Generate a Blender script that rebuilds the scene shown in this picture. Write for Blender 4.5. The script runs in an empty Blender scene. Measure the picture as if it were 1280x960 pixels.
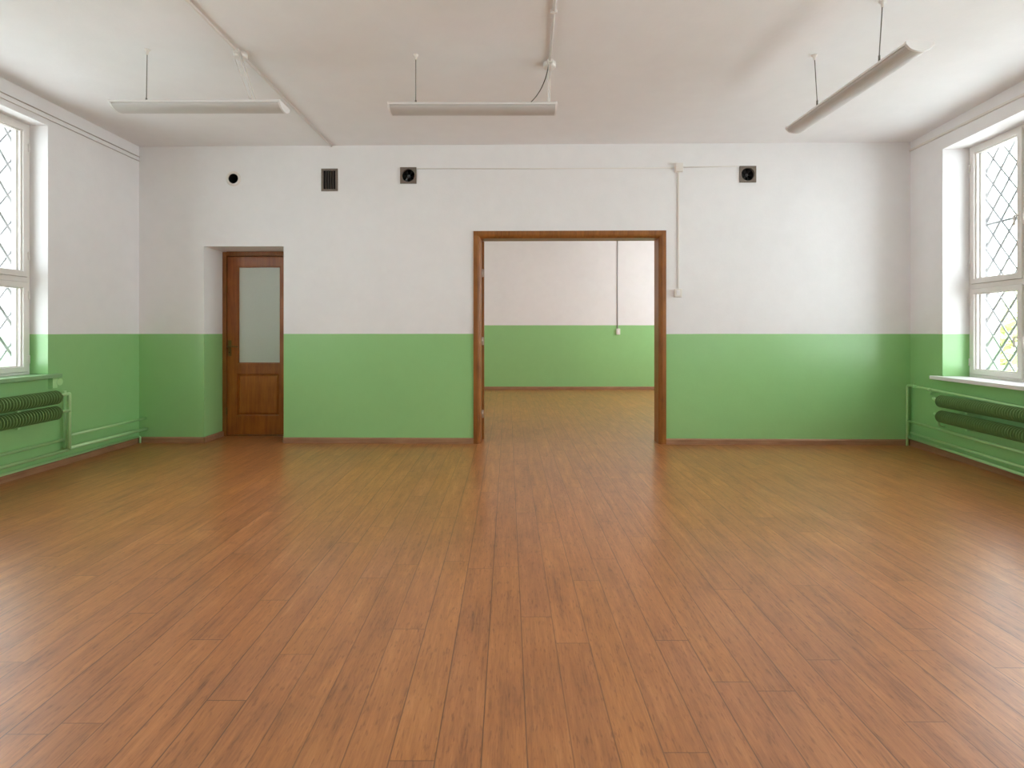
import bpy, bmesh, math, random
from mathutils import Vector, Matrix
random.seed(7)
SC = bpy.context.scene
COL = SC.collection
PI = math.pi

# ------------------------------------------------------------------ camera / room measures
F, CX, CY, CAMH = 640.0, 640.0, 416.0, 1.17       # focal length in px, principal point, eye height
CEIL = CAMH + 1.987
GREEN, GREEN_FAR = 1.158, 1.325
SKY = 10.6
EXPOSURE = 0.0

cam_d = bpy.data.cameras.new('camera'); cam = bpy.data.objects.new('camera', cam_d); COL.objects.link(cam)
cam_d.sensor_fit = 'HORIZONTAL'; cam_d.sensor_width = 36; cam_d.lens = 18
cam_d.shift_y = -(480 - CY) / 1280
cam_d.clip_start = .05; cam_d.clip_end = 200
cam.location = (0, 0, CAMH); cam.rotation_euler = (PI / 2, 0, 0)
SC.camera = cam
vs = SC.view_settings
vs.view_transform = 'Standard'; vs.look = 'None'; vs.gamma = 1; vs.use_curve_mapping = False; vs.exposure = EXPOSURE

# ------------------------------------------------------------------ materials
def new_mat(name):
    m = bpy.data.materials.new(name); m.use_nodes = True
    nt = m.node_tree
    for n in list(nt.nodes): nt.nodes.remove(n)
    out = nt.nodes.new('ShaderNodeOutputMaterial')
    b = nt.nodes.new('ShaderNodeBsdfPrincipled')
    nt.links.new(b.outputs[0], out.inputs[0])
    return m, nt, b

class NT:
    def __init__(s, nt): s.nt = nt
    def n(s, t, **k):
        x = s.nt.nodes.new(t)
        for a, v in k.items(): setattr(x, a, v)
        return x
    def put(s, sock, v):
        if isinstance(v, bpy.types.NodeSocket): s.nt.links.new(v, sock)
        else: sock.default_value = v
    def math(s, op, a, b=0.0, c=None, clamp=False):
        x = s.n('ShaderNodeMath', operation=op, use_clamp=clamp)
        s.put(x.inputs[0], a); s.put(x.inputs[1], b)
        if c is not None: s.put(x.inputs[2], c)
        return x.outputs[0]
    def comb(s, x, y, z):
        c = s.n('ShaderNodeCombineXYZ')
        for i, v in enumerate((x, y, z)): s.put(c.inputs[i], v)
        return c.outputs[0]
    def noise(s, vec, scale, detail=3, rough=.55, dims='3D'):
        x = s.n('ShaderNodeTexNoise', noise_dimensions=dims)
        if vec is not None: s.put(x.inputs['Vector'], vec)
        x.inputs['Scale'].default_value = scale; x.inputs['Detail'].default_value = detail
        x.inputs['Roughness'].default_value = rough
        return x.outputs[0]
    def white(s, vec):
        x = s.n('ShaderNodeTexWhiteNoise', noise_dimensions='3D'); s.put(x.inputs['Vector'], vec)
        return x.outputs[0]
    def mix(s, f, a, b, bt='MIX'):
        x = s.n('ShaderNodeMix', data_type='RGBA', blend_type=bt)
        s.put(x.inputs[0], f); s.put(x.inputs[6], a); s.put(x.inputs[7], b)
        return x.outputs[2]
    def ramp(s, f, stops):
        x = s.n('ShaderNodeValToRGB'); s.put(x.inputs[0], f)
        e = x.color_ramp.elements
        while len(e) > 1: e.remove(e[0])
        e[0].position = stops[0][0]; e[0].color = stops[0][1]
        for p, c in stops[1:]:
            q = e.new(p); q.color = c
        return x.outputs[0]
    def bump(s, h, strength, dist=.01):
        x = s.n('ShaderNodeBump'); x.inputs['Strength'].default_value = strength
        x.inputs['Distance'].default_value = dist; s.put(x.inputs['Height'], h)
        return x.outputs[0]
    def pos(s): return s.n('ShaderNodeNewGeometry').outputs['Position']
    def sep(s, v):
        x = s.n('ShaderNodeSeparateXYZ'); s.put(x.inputs[0], v); return x.outputs
    def objco(s): return s.n('ShaderNodeTexCoord').outputs['Object']

def lin(r, g, b):
    f = lambda c: c / 12.92 if c <= .04045 else ((c + .055) / 1.055) ** 2.4
    return (f(r / 255), f(g / 255), f(b / 255), 1)

def simple(name, col, rough=.5, metal=0.0, var=.06, scale=18, bump=0.0, spec=.5):
    m, nt, b = new_mat(name); N = NT(nt)
    co = N.objco()
    nz = N.noise(co, scale, 3)
    f = N.math('MULTIPLY_ADD', nz, var * 2, 1 - var)
    cc = N.comb(f, f, f)
    N.put(b.inputs['Base Color'], N.mix(1.0, col, cc, 'MULTIPLY'))
    b.inputs['Roughness'].default_value = rough; b.inputs['Metallic'].default_value = metal
    b.inputs['Specular IOR Level'].default_value = spec
    if bump: N.put(b.inputs['Normal'], N.bump(N.noise(co, scale * 4, 3), bump, .004))
    return m

WHITE = lin(237, 235, 236)
GRN = lin(150, 201, 134)
def wall_paint(name, level):
    m, nt, b = new_mat(name); N = NT(nt)
    p = N.pos(); x, y, z = N.sep(p)
    wob = N.math('MULTIPLY_ADD', N.noise(p, 2.2, 2), .006, level - .003)
    hi = N.math('GREATER_THAN', z, wob)
    broad = N.noise(p, .9, 3, .6); fine = N.noise(p, 7, 4, .6)
    v = N.math('ADD', N.math('MULTIPLY_ADD', broad, .10, .905), N.math('MULTIPLY', fine, .07))
    vv = N.comb(v, v, v)
    base = N.mix(hi, GRN, WHITE)
    N.put(b.inputs['Base Color'], N.mix(1.0, base, vv, 'MULTIPLY'))
    N.put(b.inputs['Roughness'], N.math('MULTIPLY_ADD', hi, .54, .30))
    N.put(b.inputs['Specular IOR Level'], N.math('MULTIPLY_ADD', hi, -.25, .6))
    h = N.math('ADD', N.noise(p, 55, 3), N.math('MULTIPLY', N.noise(p, 9, 2), 1.5))
    N.put(b.inputs['Normal'], N.bump(h, .10, .006))
    return m

def ceil_paint():
    m, nt, b = new_mat('ceiling whitewash'); N = NT(nt)
    p = N.pos()
    v = N.math('ADD', N.math('MULTIPLY_ADD', N.noise(p, .8, 3, .6), .10, .9), N.math('MULTIPLY', N.noise(p, 6, 4), .06))
    N.put(b.inputs['Base Color'], N.mix(1.0, WHITE, N.comb(v, v, v), 'MULTIPLY'))
    b.inputs['Roughness'].default_value = .9
    b.inputs['Specular IOR Level'].default_value = .25
    N.put(b.inputs['Normal'], N.bump(N.math('ADD', N.noise(p, 40, 3), N.noise(p, 6, 2)), .12, .006))
    return m

def floor_mat():
    m, nt, b = new_mat('wood plank flooring'); N = NT(nt)
    p = N.pos(); x, y, z = N.sep(p)
    W, L = .1265, 1.22
    xs = N.math('DIVIDE', N.math('ADD', N.math('ADD', x, 20.06), N.math('MULTIPLY', y, .008)), W)
    row = N.math('FLOOR', xs); fx = N.math('FRACT', xs)
    off = N.white(N.comb(row, 3.7, 1.1))
    ys = N.math('ADD', N.math('DIVIDE', N.math('ADD', y, 40), L), N.math('MULTIPLY', off, 7.0))
    idx = N.math('FLOOR', ys); fy = N.math('FRACT', ys)
    rnd = N.white(N.comb(row, idx, 5.3)); rnd2 = N.white(N.comb(row, idx, 9.1))
    rowr = N.white(N.comb(row, 8.8, 2.2))
    ex = N.math('MULTIPLY', N.math('MINIMUM', fx, N.math('SUBTRACT', 1.0, fx)), W)
    ey = N.math('MULTIPLY', N.math('MINIMUM', fy, N.math('SUBTRACT', 1.0, fy)), L)
    sx = N.math('SUBTRACT', 1.0, N.math('DIVIDE', ex, .0031), clamp=True)
    sx = N.math('MULTIPLY', sx, N.math('MULTIPLY_ADD', rowr, .55, .5))
    sy = N.math('SUBTRACT', 1.0, N.math('DIVIDE', ey, .0028), clamp=True)
    sy = N.math('MULTIPLY', sy, N.math('MULTIPLY_ADD', rnd2, .6, .35))
    seam = N.math('MAXIMUM', sx, sy)
    # grain runs along the planks, shifted from plank to plank
    gv = N.comb(N.math('MULTIPLY', x, 42.0), N.math('ADD', N.math('MULTIPLY', y, 2.6), N.math('MULTIPLY', rnd, 37)), N.math('MULTIPLY', rnd2, 50))
    g1 = N.noise(gv, 1.0, 5, .65)
    gv2 = N.comb(N.math('MULTIPLY', x, 170.0), N.math('ADD', N.math('MULTIPLY', y, 14.0), N.math('MULTIPLY', rnd, 11)), rnd2)
    g2 = N.noise(gv2, 1.0, 3, .6)
    gv3 = N.comb(N.math('MULTIPLY', x, 8.0), N.math('MULTIPLY', y, 2.6), N.math('MULTIPLY', rnd, 20))
    g3 = N.noise(gv3, 1.0, 4, .6)
    g = N.math('ADD', N.math('MULTIPLY', g1, .42), N.math('ADD', N.math('MULTIPLY', g2, .26), N.math('MULTIPLY', g3, .32)))
    col = N.ramp(g, [(.33, (.19, .066, .022, 1)), (.44, (.375, .135, .040, 1)), (.54, (.47, .178, .054, 1)), (.68, (.60, .255, .092, 1))])
    t = N.math('MULTIPLY_ADD', rnd, .10, .93)
    col = N.mix(1.0, col, N.comb(t, t, N.math('MULTIPLY_ADD', rnd2, .16, .9)), 'MULTIPLY')
    pore = N.ramp(N.noise(N.comb(N.math('MULTIPLY', x, 120.0), N.math('MULTIPLY', y, 24.0), N.math('MULTIPLY', rnd, 9)), 1.0, 2, .5), [(.58, (1, 1, 1, 1)), (.70, (.72, .68, .66, 1))])
    col = N.mix(1.0, col, pore, 'MULTIPLY')
    # worn scuffs
    sc = N.ramp(N.noise(p, 2.3, 5, .7), [(.52, (1, 1, 1, 1)), (.75, (.80, .80, .82, 1))])
    col = N.mix(1.0, col, sc, 'MULTIPLY')
    col = N.mix(N.math('MULTIPLY', seam, .95), col, (.035, .014, .007, 1))
    N.put(b.inputs['Base Color'], col)
    N.put(b.inputs['Roughness'], N.math('ADD', N.math('MULTIPLY_ADD', g2, .06, .265), N.math('MULTIPLY', N.noise(p, 3.0, 3), .03)))
    b.inputs['Specular IOR Level'].default_value = 1.0
    h = N.math('MULTIPLY', seam, -1.0)
    N.put(b.inputs['Normal'], N.bump(h, .12, .0015))
    return m

def wood(name, dark, light, along='z', rough=.38):
    m, nt, b = new_mat(name); N = NT(nt)
    co = N.objco(); x, y, z = N.sep(co)
    k = {'x': (3, 40, 40), 'y': (40, 3, 40), 'z': (40, 40, 3)}[along]
    v = N.comb(N.math('MULTIPLY', x, k[0]), N.math('MULTIPLY', y, k[1]), N.math('MULTIPLY', z, k[2]))
    g = N.math('ADD', N.math('MULTIPLY', N.noise(v, 1.0, 5, .6), .6), N.math('MULTIPLY', N.noise(co, 4, 3), .4))
    N.put(b.inputs['Base Color'], N.ramp(g, [(.34, dark), (.66, light)]))
    b.inputs['Roughness'].default_value = rough
    N.put(b.inputs['Normal'], N.bump(g, .05, .003))
    return m

def glass_mat():
    m, nt, b = new_mat('clear window glass'); nt.nodes.remove(b); N = NT(nt)
    tr = N.n('ShaderNodeBsdfTransparent'); tr.inputs[0].default_value = (.96, .98, .975, 1)
    gl = N.n('ShaderNodeBsdfGlossy'); gl.inputs['Roughness'].default_value = .03
    fr = N.n('ShaderNodeFresnel')
    bk = N.n('ShaderNodeNewGeometry').outputs['Backfacing']
    N.put(fr.inputs[0], N.math('MULTIPLY_ADD', bk, 1 / 1.45 - 1.45, 1.45))
    mx = N.n('ShaderNodeMixShader')
    nt.links.new(N.math('MULTIPLY', fr.outputs[0], .8), mx.inputs[0])
    nt.links.new(tr.outputs[0], mx.inputs[1]); nt.links.new(gl.outputs[0], mx.inputs[2])
    out = [n for n in nt.nodes if n.type == 'OUTPUT_MATERIAL'][0]
    nt.links.new(mx.outputs[0], out.inputs[0])
    return m

def frosted_mat():
    m, nt, b = new_mat('frosted door glass'); N = NT(nt)
    co = N.objco()
    v = N.math('MULTIPLY_ADD', N.noise(co, 60, 2), .08, .96)
    N.put(b.inputs['Base Color'], N.mix(1.0, lin(192, 200, 190), N.comb(v, v, v), 'MULTIPLY'))
    b.inputs['Roughness'].default_value = .32
    N.put(b.inputs['Normal'], N.bump(N.noise(co, 160, 2), .08, .002))
    return m

M = {}
M['wall'] = wall_paint('white over green wall paint', GREEN)
M['wall_far'] = wall_paint('white over green paint of the next room', GREEN_FAR)
M['ceiling'] = ceil_paint()
M['floor'] = floor_mat()
M['skirting'] = wood('brown skirting', lin(140, 100, 72), lin(172, 130, 98), 'x', .45)
M['doorwood'] = wood('varnished door wood', lin(124, 62, 16), lin(170, 100, 36), 'z', .33)
M['doorwoodx'] = wood('varnished panel wood', lin(134, 70, 20), lin(178, 108, 42), 'z', .33)
M['framewood'] = wood('varnished frame wood', lin(116, 68, 26), lin(160, 102, 46), 'z', .33)
M['glass'] = glass_mat()
M['frosted'] = frosted_mat()
M['winpaint'] = simple('white gloss window paint', lin(226, 221, 216), .38, var=.03)
M['sillwhite'] = simple('white sill stone', lin(236, 234, 236), .4, var=.04)
M['sillgreen'] = simple('green painted sill', lin(140, 180, 132), .35, var=.08)
M['pipe'] = simple('green gloss pipe paint', lin(178, 222, 160), .35, var=.05)
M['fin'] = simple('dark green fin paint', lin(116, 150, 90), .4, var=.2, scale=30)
M['core'] = simple('dusty green core paint darkened as gap shade', lin(38, 56, 30), .7, var=.2)  # darker than the fins: shade between them is put into this colour
M['white'] = simple('white plastic', lin(228, 222, 216), .45, var=.03)
M['lampbody'] = simple('white lamp enamel', lin(228, 225, 224), .4, var=.03)
M['diffuser'] = simple('greyed prismatic diffuser', lin(196, 192, 190), .35, var=.05, scale=8)
M['cableg'] = simple('grey painted cable', lin(196, 186, 178), .6)
M['cablew'] = simple('off white painted cable', lin(218, 210, 204), .6)
M['wire'] = simple('grey steel wire', lin(120, 114, 108), .4, .6)
M['darkwire'] = simple('dark cable sheath', lin(78, 70, 62), .55)
M['grille'] = simple('pale grey grille paint', lin(150, 150, 152), .5)
M['ventplate'] = simple('tarnished vent plate', lin(122, 110, 100), .5, .2, var=.15, scale=60)
M['slat'] = simple('dark vent slats', lin(72, 64, 58), .55)
M['black'] = simple('black duct', lin(14, 13, 13), .7)
M['fanblack'] = simple('black fan plastic', lin(26, 25, 25), .4)
M['hub'] = simple('grey fan hub', lin(96, 96, 98), .35)
M['brass'] = simple('dull brass', lin(122, 96, 58), .35, .8)
M['steel'] = simple('bright hinge steel', lin(190, 176, 164), .35, .6)
M['bark'] = simple('grey bark', lin(120, 105, 90), .9, var=.3)
def leaf_mat(name, c):
    m, nt, b = new_mat(name); N = NT(nt)
    n = N.noise(N.objco(), 3.0, 3)
    col = N.mix(n, c, tuple(min(1, v * 1.35) for v in c[:3]) + (1,))
    nt.nodes.remove(b)
    d = N.n('ShaderNodeBsdfDiffuse'); t = N.n('ShaderNodeBsdfTranslucent'); mx = N.n('ShaderNodeMixShader')
    N.put(d.inputs[0], col); N.put(t.inputs[0], col); mx.inputs[0].default_value = .5
    nt.links.new(d.outputs[0], mx.inputs[1]); nt.links.new(t.outputs[0], mx.inputs[2])
    out = [q for q in nt.nodes if q.type == 'OUTPUT_MATERIAL'][0]
    nt.links.new(mx.outputs[0], out.inputs[0])
    return m
M['leaf'] = leaf_mat('spring leaves', lin(190, 196, 152))
M['ground'] = simple('pale gravel yard', lin(205, 205, 195), .9, var=.1, scale=3)

# ------------------------------------------------------------------ mesh helpers
class MB:
    def __init__(s): s.v, s.f, s.sm = [], [], []
    def add(s, vs_, fs, smooth=False):
        o = len(s.v); s.v += [tuple(v) for v in vs_]
        s.f += [tuple(i + o for i in q) for q in fs]; s.sm += [smooth] * len(fs)
        return s
    def box(s, x0, x1, y0, y1, z0, z1):
        v = [(x, y, z) for x in (x0, x1) for y in (y0, y1) for z in (z0, z1)]
        return s.add(v, [(0, 1, 3, 2), (4, 6, 7, 5), (0, 4, 5, 1), (2, 3, 7, 6), (0, 2, 6, 4), (1, 5, 7, 3)])
    def tube(s, pts, r, seg=10, bend=0.0, caps=True):
        pts = [Vector(p) for p in pts]
        if bend > 0 and len(pts) > 2:                     # round the elbows
            q = [pts[0]]
            for a, b_, c in zip(pts, pts[1:], pts[2:]):
                d1 = (a - b_); d2 = (c - b_); k = min(bend, d1.length * .49, d2.length * .49)
                p0 = b_ + d1.normalized() * k; p2 = b_ + d2.normalized() * k
                for i in range(6):
                    t = i / 5; q.append(p0 * (1 - t) ** 2 + b_ * 2 * t * (1 - t) + p2 * t * t)
            q.append(pts[-1]); pts = q
        rr = r if isinstance(r, (list, tuple)) else [r] * len(pts)
        vs_, fs = [], []
        t0 = (pts[1] - pts[0]).normalized()
        nrm = t0.orthogonal().normalized()
        for i, p in enumerate(pts):
            a = pts[max(i - 1, 0)]; b_ = pts[min(i + 1, len(pts) - 1)]
            t = (b_ - a).normalized()
            nrm = (nrm - t * nrm.dot(t)).normalized(); bi = t.cross(nrm)
            for k in range(seg):
                an = 2 * PI * k / seg
                vs_.append(p + nrm * math.cos(an) * rr[i] + bi * math.sin(an) * rr[i])
        for i in range(len(pts) - 1):
            for k in range(seg):
                k2 = (k + 1) % seg
                fs.append((i * seg + k, i * seg + k2, (i + 1) * seg + k2, (i + 1) * seg + k))
        s.add(vs_, fs, True)
        if caps:
            n = len(s.v) - len(vs_)
            s.f += [tuple(n + k for k in range(seg))[::-1], tuple(n + (len(pts) - 1) * seg + k for k in range(seg))]
            s.sm += [False, False]
        return s
    def cyl(s, p0, p1, r, seg=16): return s.tube([p0, p1], r, seg)
    def lathe(s, prof, axis='y', seg=28, c=(0, 0, 0), smooth=True, caps=True):
        """prof: list of (radius, height along axis)"""
        vs_, fs = [], []
        for r, h in prof:
            for k in range(seg):
                a = 2 * PI * k / seg; x, y = r * math.cos(a), r * math.sin(a)
                v = {'x': (h, x, y), 'y': (x, h, y), 'z': (x, y, h)}[axis]
                vs_.append((v[0] + c[0], v[1] + c[1], v[2] + c[2]))
        for i in range(len(prof) - 1):
            for k in range(seg):
                k2 = (k + 1) % seg
                fs.append((i * seg + k, i * seg + k2, (i + 1) * seg + k2, (i + 1) * seg + k))
        s.add(vs_, fs, smooth)
        n = len(s.v) - len(vs_)
        for i in (0, len(prof) - 1) if caps else ():
            if prof[i][0] > 1e-6:
                s.f.append(tuple(n + i * seg + k for k in range(seg))); s.sm.append(False)
        return s
    def prism(s, prof, a0, a1, axis='x'):
        """prof: closed polygon (p, q) swept along axis"""
        n = len(prof); vs_ = []
        for a in (a0, a1):
            for p, q in prof:
                vs_.append({'x': (a, p, q), 'y': (p, a, q), 'z': (p, q, a)}[axis])
        fs = [(i, (i + 1) % n, n + (i + 1) % n, n + i) for i in range(n)]
        fs += [tuple(range(n))[::-1], tuple(range(n, 2 * n))]
        return s.add(vs_, fs)
    def plate(s, x0, x1, z0, z1, y0, y1, holes):
        """a slab in the xz plane, y0 front to y1 back, with rectangular holes (x0,x1,z0,z1)"""
        xs = sorted({x0, x1} | {v for h in holes for v in h[:2] if x0 < v < x1})
        zs = sorted({z0, z1} | {v for h in holes for v in h[2:] if z0 < v < z1})
        def solid(i, j):
            if not (0 <= i < len(xs) - 1 and 0 <= j < len(zs) - 1): return False
            cx, cz = (xs[i] + xs[i + 1]) / 2, (zs[j] + zs[j + 1]) / 2
            return not any(h[0] < cx < h[1] and h[2] < cz < h[3] for h in holes)
        for i in range(len(xs) - 1):
            for j in range(len(zs) - 1):
                if not solid(i, j): continue
                a, b_, c, d = xs[i], xs[i + 1], zs[j], zs[j + 1]
                s.add([(a, y0, c), (b_, y0, c), (b_, y0, d), (a, y0, d)], [(0, 1, 2, 3)])
                s.add([(a, y1, c), (b_, y1, c), (b_, y1, d), (a, y1, d)], [(3, 2, 1, 0)])
                if not solid(i - 1, j): s.add([(a, y0, c), (a, y1, c), (a, y1, d), (a, y0, d)], [(3, 2, 1, 0)])
                if not solid(i + 1, j): s.add([(b_, y0, c), (b_, y1, c), (b_, y1, d), (b_, y0, d)], [(0, 1, 2, 3)])
                if not solid(i, j - 1): s.add([(a, y0, c), (b_, y0, c), (b_, y1, c), (a, y1, c)], [(3, 2, 1, 0)])
                if not solid(i, j + 1): s.add([(a, y0, d), (b_, y0, d), (b_, y1, d), (a, y1, d)], [(0, 1, 2, 3)])
        return s
    def make(s, name, mat, parent=None, mtx=None, bevel=0.0, weld=True):
        me = bpy.data.meshes.new(name)
        me.from_pydata(s.v, [], s.f)
        me.polygons.foreach_set('use_smooth', s.sm)
        if weld:
            bm = bmesh.new(); bm.from_mesh(me)
            bmesh.ops.remove_doubles(bm, verts=bm.verts, dist=1e-5)
            bmesh.ops.recalc_face_normals(bm, faces=bm.faces)
            bm.to_mesh(me); bm.free()
        me.materials.append(mat)
        o = bpy.data.objects.new(name, me); COL.objects.link(o)
        if parent is not None: o.parent = parent
        if mtx is not None: o.matrix_local = mtx
        if bevel:
            bv = o.modifiers.new('bevel', 'BEVEL'); bv.width = bevel; bv.segments = 2
            bv.limit_method = 'ANGLE'; bv.angle_limit = math.radians(40)
        return o

def tag(o, label=None, cat=None, group=None, kind=None):
    if label: o['label'] = label
    if cat: o['category'] = cat
    if group: o['group'] = group
    if kind: o['kind'] = kind
    return o
def thing(name, mtx, label, cat, group=None):
    o = bpy.data.objects.new(name, None); COL.objects.link(o); o.empty_display_size = .1
    o.matrix_world = mtx
    return tag(o, label, cat, group)
def struct_root(name, mtx):
    o = bpy.data.objects.new(name, None); COL.objects.link(o); o.empty_display_size = .1
    o.matrix_world = mtx; o['kind'] = 'structure'; return o

class Wall:
    """x runs left to right seen from inside, y points out of the room, z up"""
    def __init__(s, O, u):
        s.O = Vector((O[0], O[1], 0)); s.u = Vector((u[0], u[1], 0)).normalized()
        s.w = Vector((-s.u.y, s.u.x, 0))
    def mtx(s, x=0, y=0, z=0):
        p = s.O + s.u * x + s.w * y
        R = Matrix((s.u, s.w, Vector((0, 0, 1)))).transposed().to_4x4()
        return Matrix.Translation((p.x, p.y, z)) @ R
    def px(s, px, py, y=0.0):
        """measured photo point -> (x, z) on this wall's plane pushed out by y"""
        r = Vector(((px - CX) / F, 1, -(py - CY) / F)); c = Vector((0, 0, CAMH))
        t = ((s.O - c).dot(s.w) + y) / r.dot(s.w)
        P = c + r * t
        return (P - s.O).dot(s.u), P.z

def floor_pt(px, py):
    d = CAMH * F / (py - CY); return ((px - CX) / F * d, d)
def ceil_pt(px, py):
    d = (CEIL - CAMH) * F / (CY - py); return ((px - CX) / F * d, d)

BLp = floor_pt(174, 553); BRp = floor_pt(1138, 556.3)
NL = floor_pt(0, 604.6); NR = floor_pt(1280, 602)
BACK = Wall(BLp, (BRp[0] - BLp[0], BRp[1] - BLp[1]))
LEFT = Wall(BLp, (BLp[0] - NL[0], BLp[1] - NL[1]))            # far corner is x = 0, nearer is negative
RIGHT = Wall(BRp, (NR[0] - BRp[0], NR[1] - BRp[1]))           # far corner is x = 0, nearer is positive
WBACK = math.hypot(BRp[0] - BLp[0], BRp[1] - BLp[1])
REAR_Y = -1.6; FAR_Y = 10.55

# ------------------------------------------------------------------ room shell
T_THICK, T_THIN, T_SIDE = .42, .17, .50
bx = lambda px_, py_, y=0: BACK.px(px_, py_, y)
# door niche, doorway, vents
N0, NZ = bx(255, 308)[0], bx(300, 308)[1]; N1 = bx(354.6, 420)[0]
D0 = bx(597.5, 420)[0]; D1 = bx(826, 420)[0]; DZ = bx(700, 294.5)[1]
v_round = bx(292, 223.5); v_grille = bx(412, 225); v_fan1 = bx(510.5, 219.5); v_fan2 = bx(934.5, 218)
sq = lambda c, a, b: (c[0] - a, c[0] + a, c[1] - b, c[1] + b)
SPLIT = (N1 + D0) / 2 - .3
mb = MB()
mb.plate(-.7, SPLIT, 0, CEIL + .1, 0, T_THICK, [(N0, N1, -1, NZ), sq(v_round, .055, .055), sq(v_grille, .07, .105)])
mb.plate(SPLIT, WBACK + .7, 0, CEIL + .1, 0, T_THIN, [(D0, D1, -1, DZ), sq(v_fan1, .072, .072), sq(v_fan2, .072, .072)])
mb.make('wall_back', M['wall'], None, BACK.mtx())['kind'] = 'structure'

# side walls with windows
lO0, lz1 = LEFT.px(60, 157); lsill = LEFT.px(60, 467, -.03)[1]
LW = dict(x1=lO0, x0=lO0 - 1.78, z1=lz1, z0=.815 - .03)
rO0, rz1 = RIGHT.px(1178.3, 186.6)
RW = dict(x0=rO0, x1=rO0 + 2.37, z1=rz1, z0=.757 - .03)
L2 = (LW['x0'] - 2.35, LW['x0'] - .62, LW['z0'], LW['z1'])  # opening of the added left window, sized for the room's light
R2 = (RW['x1'] + .60, RW['x1'] + 3.10, RW['z0'], RW['z1'])  # opening of the added right window, also sized for the light
MB().plate(-(BLp[1] - REAR_Y) - .3, .08, 0, CEIL + .1, 0, T_SIDE, [(LW['x0'], LW['x1'], LW['z0'], LW['z1']), L2]).make('wall_left', M['wall'], None, LEFT.mtx())['kind'] = 'structure'
MB().plate(-.08, (BRp[1] - REAR_Y) + .3, 0, CEIL + .1, 0, T_SIDE, [(RW['x0'], RW['x1'], RW['z0'], RW['z1']), R2]).make('wall_right', M['wall'], None, RIGHT.mtx())['kind'] = 'structure'
MB().box(-5, 5, REAR_Y - .3, REAR_Y, 0, CEIL + .1).make('wall_rear', M['wall'])['kind'] = 'structure'
# the next room, seen through the doorway
FX0, FX1 = -3.6, 4.7
FAR = Wall((FX0, FAR_Y), (1, 0))
MB().box(FX0 - .4, FX1 + .4, FAR_Y, FAR_Y + .3, 0, CEIL + .1).make('wall_far', M['wall_far'])['kind'] = 'structure'
FL = Wall((FX0, FAR_Y), (0, 1)); FR = Wall((FX1, FAR_Y), (0, -1))
FLW = (-3.3, -2.1, .8, 2.9); FRW = (1.2, 2.95, .8, 2.9)
MB().plate(-(FAR_Y - BLp[1] - .30), 0.02, 0, CEIL + .1, 0, .4, [FLW]).make('wall_far_left', M['wall_far'], None, FL.mtx())['kind'] = 'structure'
MB().plate(-.02, FAR_Y - BRp[1] - .12, 0, CEIL + .1, 0, .4, [FRW]).make('wall_far_right', M['wall_far'], None, FR.mtx())['kind'] = 'structure'
MB().box(-5.2, 5.3, REAR_Y - .3, FAR_Y + .4, CEIL, CEIL + .2).make('ceiling', M['ceiling'])['kind'] = 'structure'
MB().box(-5.2, 5.3, REAR_Y - .3, FAR_Y + .4, -.15, 0).make('floor', M['floor'])['kind'] = 'structure'

# skirting boards
def skirt(mb, x0, x1, y=0.0, h=.060, t=.018):
    mb.prism([(y, 0), (y - t, 0), (y - t, h - .012), (y - t * .45, h), (y, h)], x0, x1, 'x')
mb = MB(); skirt(mb, .0, N0 + .018); skirt(mb, N1, bx(592, 500)[0]); skirt(mb, bx(832.5, 500)[0], WBACK)
# return into the door niche
mb.prism([(N0, 0), (N0 + .018, 0), (N0 + .018, .048), (N0 + .008, .06), (N0, .06)], -.018, .34, 'y')
mb.make('baseboard_back', M['skirting'], None, BACK.mtx())['kind'] = 'structure'
mb = MB(); skirt(mb, -(BLp[1] - REAR_Y), -.018); mb.make('baseboard_left', M['skirting'], None, LEFT.mtx())['kind'] = 'structure'
mb = MB(); skirt(mb, .018, BRp[1] - REAR_Y); mb.make('baseboard_right', M['skirting'], None, RIGHT.mtx())['kind'] = 'structure'
mb = MB(); skirt(mb, 0, FX1 - FX0, h=.062); mb.make('baseboard_far', M['skirting'], None, FAR.mtx())['kind'] = 'structure'

# ------------------------------------------------------------------ doorway casing and open leaf
aw = .058
prof_d = [(-.016, 0), (-.016, .040), (-.010, aw), (.012, aw + .016), (T_THIN + .01, aw + .016), (T_THIN + .01, aw - .03), (.01, aw - .03), (0, aw - .03), (0, 0)]
x0, x1, zt = bx(592, 420)[0], bx(832.3, 420)[0], bx(700, 288.8)[1]
mb = MB()
mb.prism([(x0 + q, p) for p, q in prof_d], 0, zt, 'z')
mb.prism([(x1 - q, p) for p, q in prof_d], 0, zt, 'z')
mb.prism([(p, zt - q) for p, q in prof_d], x0 + .002, x1 - .002, 'x')
mb.make('trim_1', M['framewood'], None, BACK.mtx())['kind'] = 'structure'

hx, hz = bx(600.6, 500, .195)
door2 = struct_root('door_2', BACK.mtx(hx, .192, .006) @ Matrix.Rotation(math.radians(6.5), 4, 'Z'))
LH = DZ - .03
mb = MB(); mb.box(0, .042, 0, .10, 0, LH); mb.box(0, .042, .76, .87, 0, LH)
mb.box(0, .042, .10, .76, 0, .20); mb.box(0, .042, .10, .76, LH - .11, LH); mb.box(0, .042, .10, .76, .78, .90)
lf = mb.make('door_leaf', M['framewood'], door2, bevel=.003)
MB().box(.012, .030, .10, .76, .20, .78).make('door_panel', M['framewood'], lf)
MB().box(.017, .025, .10, .76, .90, LH - .11).make('glass_pane', M['frosted'], lf)
for py in (342, 427, 518):
    z = bx(602, py, .19)[1]
    mb = MB(); mb.cyl((.020, -.007, z - .045), (.020, -.007, z + .045), .0075, 10); mb.box(.004, .036, -.003, .002, z - .042, z + .042)
    mb.make('hinge', M['steel'], door2)

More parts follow.
